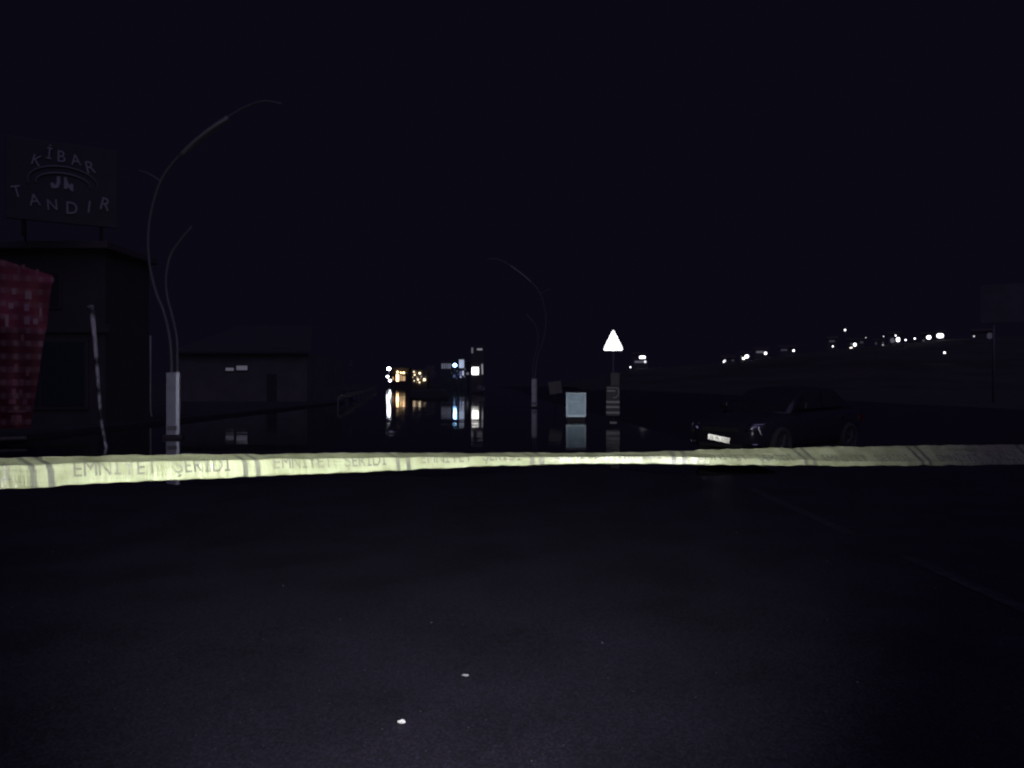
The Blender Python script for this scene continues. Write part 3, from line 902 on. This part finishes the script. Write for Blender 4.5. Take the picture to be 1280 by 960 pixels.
# tall pylon sign with a lit square
D = 120; s = D / F
root = empty("pylon_sign", (gx(596.5, D), D, 0))
hw = 7.4 * s; zt = CAM_H + 47 * s
MB().box(-hw, hw, 0, .5, -.05, zt, .03).build("body", mat("pylon_cladding", (.12, .115, .12), .45), root)
MB().box(-6.6 * s, 1.6 * s, -.12, -.003, CAM_H + 11.8 * s, CAM_H + 20.8 * s, .10).build("lit_square", lamp_mat("square_light_box", NEUT, 3.2), root)
for x0, x1, y0, y1, m in ((-7.2, -5.2, 434.5, 441.5, .10), (-.2, 6.4, 435.6, 437.8, .20), (5.2, 7.2, 455, 461, .22), (5.8, 7.2, 461, 468, .32)):
    MB().box(x0 * s, x1 * s, -.04, -.003, CAM_H + (480 - y1) * s, CAM_H + (480 - y0) * s, .005).build("edge_highlight", lamp_mat("edge_highlight", (.9, .88, .95), m), root)  # faint highlights on the frame edges, put in as glowing strips
MB().box(-hw - .1, hw + .1, -.15, .65, -.05, .25, .02).build("plinth", M['wall_dark'], root)
tag(root, "tall dark pylon sign with a glowing white square", "pylon sign")

# lit shrub and tree
def foliage(n, rx, ry, rz, cz, size):
    m = MB()
    for i in range(n):
        while True:
            p = Vector((random.uniform(-1, 1), random.uniform(-1, 1), random.uniform(-1, 1)))
            if p.length < 1 and random.random() < .35 + p.length: break
        c = Vector((p.x * rx, p.y * ry, cz + p.z * rz))
        a = Vector((random.uniform(-1, 1), random.uniform(-1, 1), random.uniform(-1, 1))).normalized()
        b_ = a.orthogonal().normalized(); l = size * random.uniform(.6, 1.3)
        m.add([c - a * l, c + b_ * l * .4, c + a * l, c - b_ * l * .4], [(0, 1, 2, 3)])
    return m
root = empty("street_tree", (gx(537.5, 225), 225, 0))
MB().tube([(0, 0, -.1), (.1, 0, 2.0), (0, 0, 4.2), (.1, 0, 6.5)], [.22, .16, .1, .04], 8).build("trunk", M['bark'], root, True)
for k in range(9):
    a = k * 2.4; z = 2.6 + k * .4
    MB().tube(bez([(0.03, 0, z), (.8 * math.cos(a), .8 * math.sin(a), z + .9), (1.7 * math.cos(a), 1.7 * math.sin(a), z + 1.6 + .3 * math.sin(k))], 3), [.07, .065, .06, .05, .04, .03, .02], 6).build("limb", mat("pale_lit_limb", (.4, .38, .36), .8), root, True)
foliage(420, 2.0, 2.0, 2.2, 5.0, .2).build("crown", mat("pale_leaf", (.20, .21, .17), .6), root, recalc=False)
tag(root, "small pale tree beside the yellow lamps in the distance", "tree")
root = empty("pale_shrub", (gx(601, 112), 112, 0))
for k in range(5):
    a = k * 1.3
    MB().tube([(0, 0, -.02), (.25 * math.cos(a), .2 * math.sin(a), .5), (.55 * math.cos(a), .4 * math.sin(a), 1.15)], [.03, .025, .012], 6).build("stem", M['bark'], root)
foliage(240, .65, .5, .5, .9, .10).build("leaves", mat("silvery_leaf", (.5, .5, .5), .4, .3), root, recalc=False)
tag(root, "small pale shrub at the foot of the pylon sign", "shrub")

# ------------------------------------------------------------------ lit forecourt right of the triangle, and hillside houses
def solve_d(px, py, above):
    best = None
    y = 215.0
    while y < 620:
        x = gx(px, y)
        e = abs((CAM_H + (480 - py) * y / F) - (hill(x, y) + above))
        if best is None or e < best[0]: best = (e, y)
        y += 1.0
    return best[1]
hot = lamp_mat("white_floodlight", (.95, .97, 1.0), 4.5)
hot2 = lamp_mat("cream_floodlight", (1.0, .93, .80), 3.5)
midl = lamp_mat("lit_room", (.95, .95, 1.0), 1.1)
fnt = lamp_mat("faint_room", (.8, .8, .95), .022)
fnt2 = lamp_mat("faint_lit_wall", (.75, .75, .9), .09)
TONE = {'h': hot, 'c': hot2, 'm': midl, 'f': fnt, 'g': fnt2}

def hill_house(name, lights, label, wpx=None, cat="house", above=2.4, group="lit houses on the right hillside"):
    bright = max(lights, key=lambda l: {'h': 4, 'c': 4, 'm': 3, 'g': 2, 'f': 1}[l[4]] * l[2])
    D = solve_d(bright[0], bright[1], above)
    s = D / F
    x0 = min(l[0] - l[2] / 2 for l in lights); x1 = max(l[0] + l[2] / 2 for l in lights)
    y0 = min(l[1] - l[3] / 2 for l in lights); y1 = max(l[1] + l[3] / 2 for l in lights)
    cxp = (x0 + x1) / 2
    X = gx(cxp, D)
    lowest = CAM_H - (y1 - 480) * s
    gz = min(hill(X, D), lowest - .8)
    turn = math.atan2(-X, D); kx = math.cos(turn)
    root = empty(name, (X, D, gz), turn)
    hw = max((x1 - x0) / 2 * s * kx + .7, 2.6)
    hgt = max(CAM_H - (y0 - 480) * s - gz + .5, 3.0)
    MB().box(-hw, hw, 0, 6.5, -2.0, hgt).build("wall", M['wall_pale'], root)
    MB().prism([(-hw - .4, -.5, hgt), (-hw - .4, 7.0, hgt), (-hw - .4, 3.25, hgt + 1.7)], (2 * hw + .8, 0, 0)).build("roof", M['roof'], root)
    MB().box(hw * .5 - .25, hw * .5 + .25, 3.9, 4.4, hgt + .5, hgt + 2.2).build("chimney", M['wall_dark'], root)
    root["_d"] = D
    for (px, py, wp, hp, t) in lights:
        lit_local(root, px, py, wp, hp, TONE[t])
    tag(root, label, cat, group)
    return root
def lit_local(root, px, py, wp, hp, m):
    D = root["_d"]; s = D / F
    kx = math.cos(root.rotation_euler.z)
    x = (gx(px, D) - root.location.x) * kx
    z = CAM_H - (py - 480) * s - root.location.z
    a, b_ = wp * s / 2 * .86 * kx, hp * s / 2 * .86
    f = MB().box(x - a - .07, x + a + .07, -.05, -.003, z - b_ - .07, z + b_ + .07, .02).build("window", M['frame'], root)
    n = 10      # rounded pane
    r = min(a, b_) * .85
    pts = []
    for (sx, sz, a0) in ((1, 1, 0), (-1, 1, 90), (-1, -1, 180), (1, -1, 270)):
        for q in range(4):
            an = R(a0 + q * 30)
            pts.append((x + sx * (a - r) + r * math.cos(an), -.08, z + sz * (b_ - r) + r * math.sin(an)))
    MB().prism(pts, (0, .028, 0)).build("pane", m, f)
def hill_lamp(px, py, r, tone, label):
    D = solve_d(px, py, 3.6)
    X = gx(px, D)
    ztop = CAM_H - (py - 480) * D / F
    o = wall_lamp("hillside_lamp", px, py, D, r * D / F * .85, (.95, .96, 1.0), tone * .5, label, "small lamps on the right hillside", zfoot=min(hill(X, D), ztop - 2.0) - .1)
    return o

hill_house("forecourt_building", [(803, 446.6, 9.0, 3.6, 'h'), (799.5, 452.3, 15, 3.0, 'g'), (806.5, 452.2, 3.4, 3.6, 'm')], "lit white forecourt building on the slope right of the warning triangle", cat="building", group=None)
hill_lamp(795.3, 457.7, 1.5, 9, "rounder white lamp in front of the lit forecourt building")
hill_lamp(788, 459, 1.1, 7, "smaller white lamp left of the lit forecourt building")

hill_house("hillside_house", [(906, 451, 3.2, 3.4, 'm'), (904.5, 452.3, 1.4, 2.0, 'h'), (916, 450.5, 4, 3, 'f')], "hillside house farthest left, with one small white light")
hill_house("hillside_house", [(933.5, 445.6, 5.5, 4.4, 'h'), (929.5, 448, 4, 3, 'c'), (926.8, 446, 2.0, 3.0, 'g')], "brightest house of the left hillside cluster")
hill_house("hillside_house", [(951, 440, 14, 3.0, 'g'), (957, 441.7, 3.6, 3.4, 'h')], "hillside house with a dim strip and a bright right window")
hill_house("hillside_house", [(980, 437.4, 10, 2.6, 'f'), (992, 438.4, 2.6, 2.8, 'h')], "hillside house at the right end of the left cluster")
hill_house("hillside_house", [(1040, 426.5, 9, 3.0, 'f'), (1041, 433, 1.8, 1.8, 'h')], "dim hillside house at the left end of the right cluster")
hill_lamp(1056.3, 412.5, 1.3, 9, "highest white lamp on the right hillside")
hill_house("hillside_house", [(1068.5, 430.8, 4.0, 4.4, 'h'), (1064, 435.0, 4.0, 2.6, 'c'), (1061, 437, 1.6, 1.6, 'h'), (1077, 428, 5, 3.4, 'f'), (1064.5, 430, 3, 3, 'g')], "bright hillside house below the highest lamp")
hill_lamp(1082.3, 422, .55, 4, "faint small lamp left of the middle hillside houses")
hill_house("hillside_house", [(1095, 429, 3, 4, 'f'), (1103.8, 432, 2.0, 3.2, 'm'), (1103.8, 428.5, 1.6, 2.2, 'g')], "dim hillside house with one small narrow light")
hill_lamp(1104.5, 420.5, .6, 5, "tiny lamp above the dim narrow hillside window")
hill_house("hillside_house", [(1122.5, 424.6, 5.0, 6.0, 'h'), (1119.6, 419.6, 1.8, 1.8, 'h'), (1115.5, 425.5, 6.5, 7, 'g'), (1116.5, 432, 2, 1.6, 'f')], "bright hillside house with a pale lit wall on its left")
hill_lamp(1132, 425, 1.15, 9, "first of two small lamps between the bright hillside houses")
hill_lamp(1143.4, 423.2, 1.15, 9, "second of two small lamps between the bright hillside houses")
hill_house("hillside_house", [(1161, 421.8, 6.4, 5.0, 'h'), (1154.5, 425.5, 3, 2.4, 'g')], "bright hillside house just left of the largest light")
hill_house("hillside_house", [(1175.2, 419.7, 10.0, 6.0, 'h')], "largest and brightest lit house on the right hillside")
hill_lamp(1180.6, 440.8, 1.4, 9, "lone lamp below the brightest hillside house")
hill_house("hillside_house", [(1217.5, 420, 2.0, 2.0, 'm'), (1237, 420, 8, 9, 'f')], "dim hillside house farthest right with a small light")

# billboard at the right edge
D = 60; s = D / F
root = empty("billboard", (gx(1262, D), D, 0), R(-30) * .9)
root.rotation_euler.z = math.atan2(-gx(1262, D), D)
MB().box(-31 * s, 31 * s, -.06, .06, CAM_H + 77 * s, CAM_H + 125 * s, .02).build("panel", mat("faded_grey_poster", (.29, .29, .30), .6, .1, noise=(.8, (.23, .23, .24), .4, .6)), root)
for x in (-1.1, 1.1):
    MB().tube([(x, .16, -.05), (x, .16, CAM_H + 120 * s)], .09, 8).build("post", mat("pale_post", (.32, .31, .33), .6), root, True)
tag(root, "dim grey billboard high at the right edge", "billboard")

# ------------------------------------------------------------------ dark parked car at the right
def make_car(loc, rz):
    """car points along -Y in its own space (front at -Y), x to its sides"""
    root = empty("parked_car", loc, rz)
    Lh = 2.12
    #           y      halfw  zbot  zmid  ztop
    st = [(-2.12, .60, .30, .48, .60), (-2.04, .74, .22, .52, .70), (-1.85, .83, .19, .56, .78), (-1.45, .87, .18, .60, .86), (-.85, .88, .18, .62, .93),
          (0, .885, .18, .63, .95), (.9, .88, .18, .64, .97), (1.5, .86, .19, .64, .98), (1.9, .81, .22, .62, .96), (2.06, .72, .28, .58, .90), (2.12, .60, .36, .55, .80)]
    rings = []
    for y, hwd, zb, zm, zt in st:
        half = [(0, zb), (hwd * .8, zb), (hwd * .96, zb + .08), (hwd, zm), (hwd * .985, zm + (zt - zm) * .55), (hwd * .93, zt - .03), (hwd * .80, zt + .005), (hwd * .4, zt + .03), (0, zt + .035)]
        ring_ = [(x, y, z) for x, z in half] + [(-x, y, z) for x, z in half[-2:0:-1]]
        rings.append(ring_)
    body = MB().loft(rings).build("body", M['car_paint'], root, True)
    sb = body.modifiers.new("sub", 'SUBSURF'); sb.levels = 1; sb.render_levels = 1
    # cabin
    cb = [(-.95, .76, .95, .80), (-.55, .73, 1.22, .70), (-.2, .68, 1.40, .60), (.4, .67, 1.45, .59), (1.05, .68, 1.40, .60), (1.45, .72, 1.18, .68), (1.72, .74, .99, .72)]
    rings = []
    for y, hb, zt, ht in cb:
        half = [(0, .85), (hb, .85), (hb * .97 if zt < 1 else (hb + ht) / 2 + .02, .85 + (zt - .85) * .55), (ht, zt - .04), (ht * .85, zt), (0, zt + .015)]
        rings.append([(x, y, z) for x, z in half] + [(-x, y, z) for x, z in half[-2:0:-1]])
    MB().loft(rings).build("cabin", M['car_paint'], root, True)
    def quad(name, pts, m, off, parent=root):
        a = [Vector(p) for p in pts]
        n_ = (a[1] - a[0]).cross(a[2] - a[0]).normalized()
        if n_.dot(Vector(off)) < 0: n_ = -n_
        return MB().prism([p + n_ * .012 for p in a], tuple(-n_ * .02)).build(name, m, parent)
    quad("windscreen", [(-.70, -.90, .985), (.70, -.90, .985), (.58, -.26, 1.375), (-.58, -.26, 1.375)], M['car_glass'], (0, -1, 1))
    quad("rear_window", [(-.64, 1.64, 1.06), (.64, 1.64, 1.06), (.56, 1.12, 1.375), (-.56, 1.12, 1.375)], M['car_glass'], (0, 1, 1))
    for sgn in (-1, 1):
        quad("side_window", [(sgn * .775, -.62, 1.0), (sgn * .775, .30, 1.0), (sgn * .70, .30, 1.36), (sgn * .71, -.15, 1.34)], M['car_glass'], (sgn, 0, 0))
        quad("side_window", [(sgn * .775, .36, 1.0), (sgn * .765, 1.28, 1.02), (sgn * .71, 1.0, 1.33), (sgn * .70, .36, 1.36)], M['car_glass'], (sgn, 0, 0))
        # headlamp: chrome reflector bowl and a metal crescent added as its glint
        hl = MB()
        rings = []
        for k in range(5):
            t = k / 4
            rings.append([(sgn * (.66 + .11 * (1 - .25 * t) * math.cos(a) + .05 * math.sin(a)), -1.985 - .05 * t + .10 * math.cos(a) * .9, .615 + .085 * (1 - .2 * t) * math.sin(a)) for a in [2 * math.pi * q / 14 for q in range(14)]])
        h = hl.loft(rings).build("headlamp", M['chrome'], root, True)
        hk = bez([(sgn * .56, -2.045, .70), (sgn * .68, -2.01, .715), (sgn * .79, -1.90, .72), (sgn * .83, -1.72, .735)], 5)
        MB().tube(hk, .014, 6).build("trim", M['chrome'], h, True)
        cr = []
        for k in range(9):
            t = k / 8
            cxl = .735 + .055 * t ** 1.6; zl = .70 - .20 * t; wl = .030 * math.sin(math.pi * (.1 + .8 * t)) + .006
            nx_, ny_ = math.sin(R(36)), -math.cos(R(36))
            c0 = Vector((sgn * (cxl + .075 * nx_), -1.93 + .075 * ny_ + (cxl - .735) * .7, zl))
            tv = Vector((sgn * -ny_, nx_, 0))
            nv = Vector((sgn * nx_, ny_, 0))
            cr.append([c0 - tv * wl, c0 + nv * .004, c0 + tv * wl, c0 - nv * .03])
        MB().loft(cr).build("lens", mat("headlamp_glint", (.8, .84, .95), .21, .95), h, True)  # crescent turned to the flash, shaped as the glint
        MB().tube([(sgn * .62, -2.11, .33), (sgn * .72, -2.075, .335), (sgn * .80, -1.98, .34)], .02, 6).build("bumper_strip", M['chrome'], root, True)
        mr = MB().box(sgn * .93 - .10, sgn * .93 + .10, -.72, -.60, .98, 1.12, .04).build("mirror", M['car_paint'], root, True)
        MB().box(sgn * .82 - .02, sgn * .82 + .05, -.70, -.62, .985, 1.02, .008).build("bracket", M['black_plastic'], mr)
        for y in (-.05, .95):
            MB().box(sgn * .885 - .02, sgn * .885 + .012, y, y + .17, .80, .825, .006).build("door_handle", M['chrome'], root)
        MB().box(sgn * .64 - .14, sgn * .64 + .14, 2.03, 2.09, .66, .82, .02).build("tail_lamp", mat("dark_red_lens", (.12, .006, .008), .2), root)
        for y in (-1.33, 1.30):
            tyre = MB()
            prof_ = [(.22, .00), (.315, .0), (.33, .03), (.33, .16), (.315, .19), (.22, .19)]
            rg = []
            for k in range(24):
                a = 2 * math.pi * k / 24
                rg.append([(sgn * (.905 - xo), y + r_ * math.cos(a), .33 + r_ * math.sin(a)) for r_, xo in prof_])
            rg.append(rg[0])
            wheel = tyre.loft(rg, closed=True, cap=False).build("wheel", M['rubber'], root, True)
            rim = MB()
            rim.tube([(sgn * .86, y, .33), (sgn * .885, y, .33)], [.215, .21], 20)
            wr = rim.build("rim", M['black_plastic'], wheel)
            for k in range(5):
                a = 2 * math.pi * k / 5
                MB().tube([(sgn * .893, y, .33), (sgn * .893, y + .19 * math.cos(a), .33 + .19 * math.sin(a))], [.03, .02], 6).build("spoke", M['dark_metal'], wheel)
    MB().box(-.42, .42, -2.135, -2.10, .56, .64, .012).build("grille", M['black_plastic'], root)
    MB().box(-.50, .50, -2.15, -2.06, .25, .33, .02).build("lower_grille", M['black_plastic'], root)
    return root
Dc = 14.6
plate_p = at(898.3, 548.2, Dc)
rel = R(36)                                   # turn of the car away from facing the camera
toward = math.atan2(-plate_p.x, plate_p.y)    # rotation that makes -Y face the camera
rz = toward - rel
rotm = Matrix.Rotation(rz, 4, 'Z')
off = rotm @ Vector((0, -2.165, 0))
car = make_car((plate_p.x - off.x, plate_p.y - off.y, 0.0), rz)
tag(car, "dark parked car at the right with a shining white number plate", "car")
# number plate, reflective sheeting whose fine prisms lean towards the light
pm_ = bpy.data.materials.new("plate_prismatic_sheeting"); pm_.use_nodes = True
n = pm_.node_tree; b_ = n.nodes["Principled BSDF"]
b_.inputs["Base Color"].default_value = (.92, .93, .86, 1); b_.inputs["Metallic"].default_value = 1.0; b_.inputs["Roughness"].default_value = .225
tc = n.nodes.new("ShaderNodeTexCoord"); sx = n.nodes.new("ShaderNodeSeparateXYZ")
mu = n.nodes.new("ShaderNodeMath"); mu.operation = 'MULTIPLY'; mu.inputs[1].default_value = -math.tan(rel)
bp = n.nodes.new("ShaderNodeBump"); bp.inputs["Strength"].default_value = 1.0; bp.inputs["Distance"].default_value = 1.0
mz = n.nodes.new("ShaderNodeMath"); mz.operation = 'MULTIPLY_ADD'; mz.inputs[1].default_value = -math.tan(math.atan2(CAM_H - plate_p.z, plate_p.xy.length)) / math.cos(rel)
n.links.new(tc.outputs["Object"], sx.inputs[0]); n.links.new(sx.outputs["X"], mu.inputs[0]); n.links.new(sx.outputs["Z"], mz.inputs[0]); n.links.new(mu.outputs[0], mz.inputs[2]); n.links.new(mz.outputs[0], bp.inputs["Height"]); n.links.new(bp.outputs["Normal"], b_.inputs["Normal"])
pl = MB().box(-.26, .26, 0, .012, -.058, .058, .006).build("number_plate", pm_, car, loc=(0, -2.165, plate_p.z), rot=(0, R(7), 0))
xx = -.20
for ch, dx in zip("35 M 1707", (.055, .075, .03, .08, .05, .055, .055, .055, .055)):
    if ch != ' ':
        letter_mb(ch, .075, .002).build("letter", M['black_plastic'], pl, loc=(xx, -.001, -.0375))
    xx += dx

# ------------------------------------------------------------------ litter
def scrap(name, px, py, size, m, label, flat=.35, seed=1, cat="litter", z0=.002):
    rr_ = random.Random(seed)
    d = F * CAM_H / (py - 480)
    nn = 6
    g_ = MB()
    vs_ = []
    for j in range(nn + 1):
        for i in range(nn + 1):
            u = i / nn - .5; v = j / nn - .5
            k = 1 - .35 * abs(u * v) * 4 + rr_.uniform(-.08, .08)
            vs_.append((u * size * k * 1.5, v * size * k, size * flat * rr_.random() * (1 - max(abs(u), abs(v)))))
    for i, p in enumerate(list(vs_)):
        vs_.append((p[0], p[1], p[2] - .0015))
    q = (nn + 1) ** 2; fs = []
    for j in range(nn):
        for i in range(nn):
            a = j * (nn + 1) + i
            fs.append((a, a + 1, a + nn + 2, a + nn + 1)); fs.append((a + q, a + nn + 1 + q, a + nn + 2 + q, a + 1 + q))
    g_.add(vs_, fs)
    o = g_.build(name, m, loc=(gx(px, d), d, z0), rot=(0, 0, rr_.uniform(-.3, .3)), recalc=False)
    return tag(o, label, cat)
scrap("paper_scrap", 502, 904, .024, M['paper'], "bright white crumpled paper scrap nearest the camera on the asphalt", .8, 3)
scrap("card_scrap", 581.5, 845, .028, M['paper_grey'], "flat grey card scrap on the asphalt behind the white one", .35, 5)
scrap("plastic_bag", 489, 542, .22, mat("thin_white_plastic", (.8, .8, .82), .3, .5), "small pale plastic bag floating on the water below the white lamps", .5, 9, z0=.012)
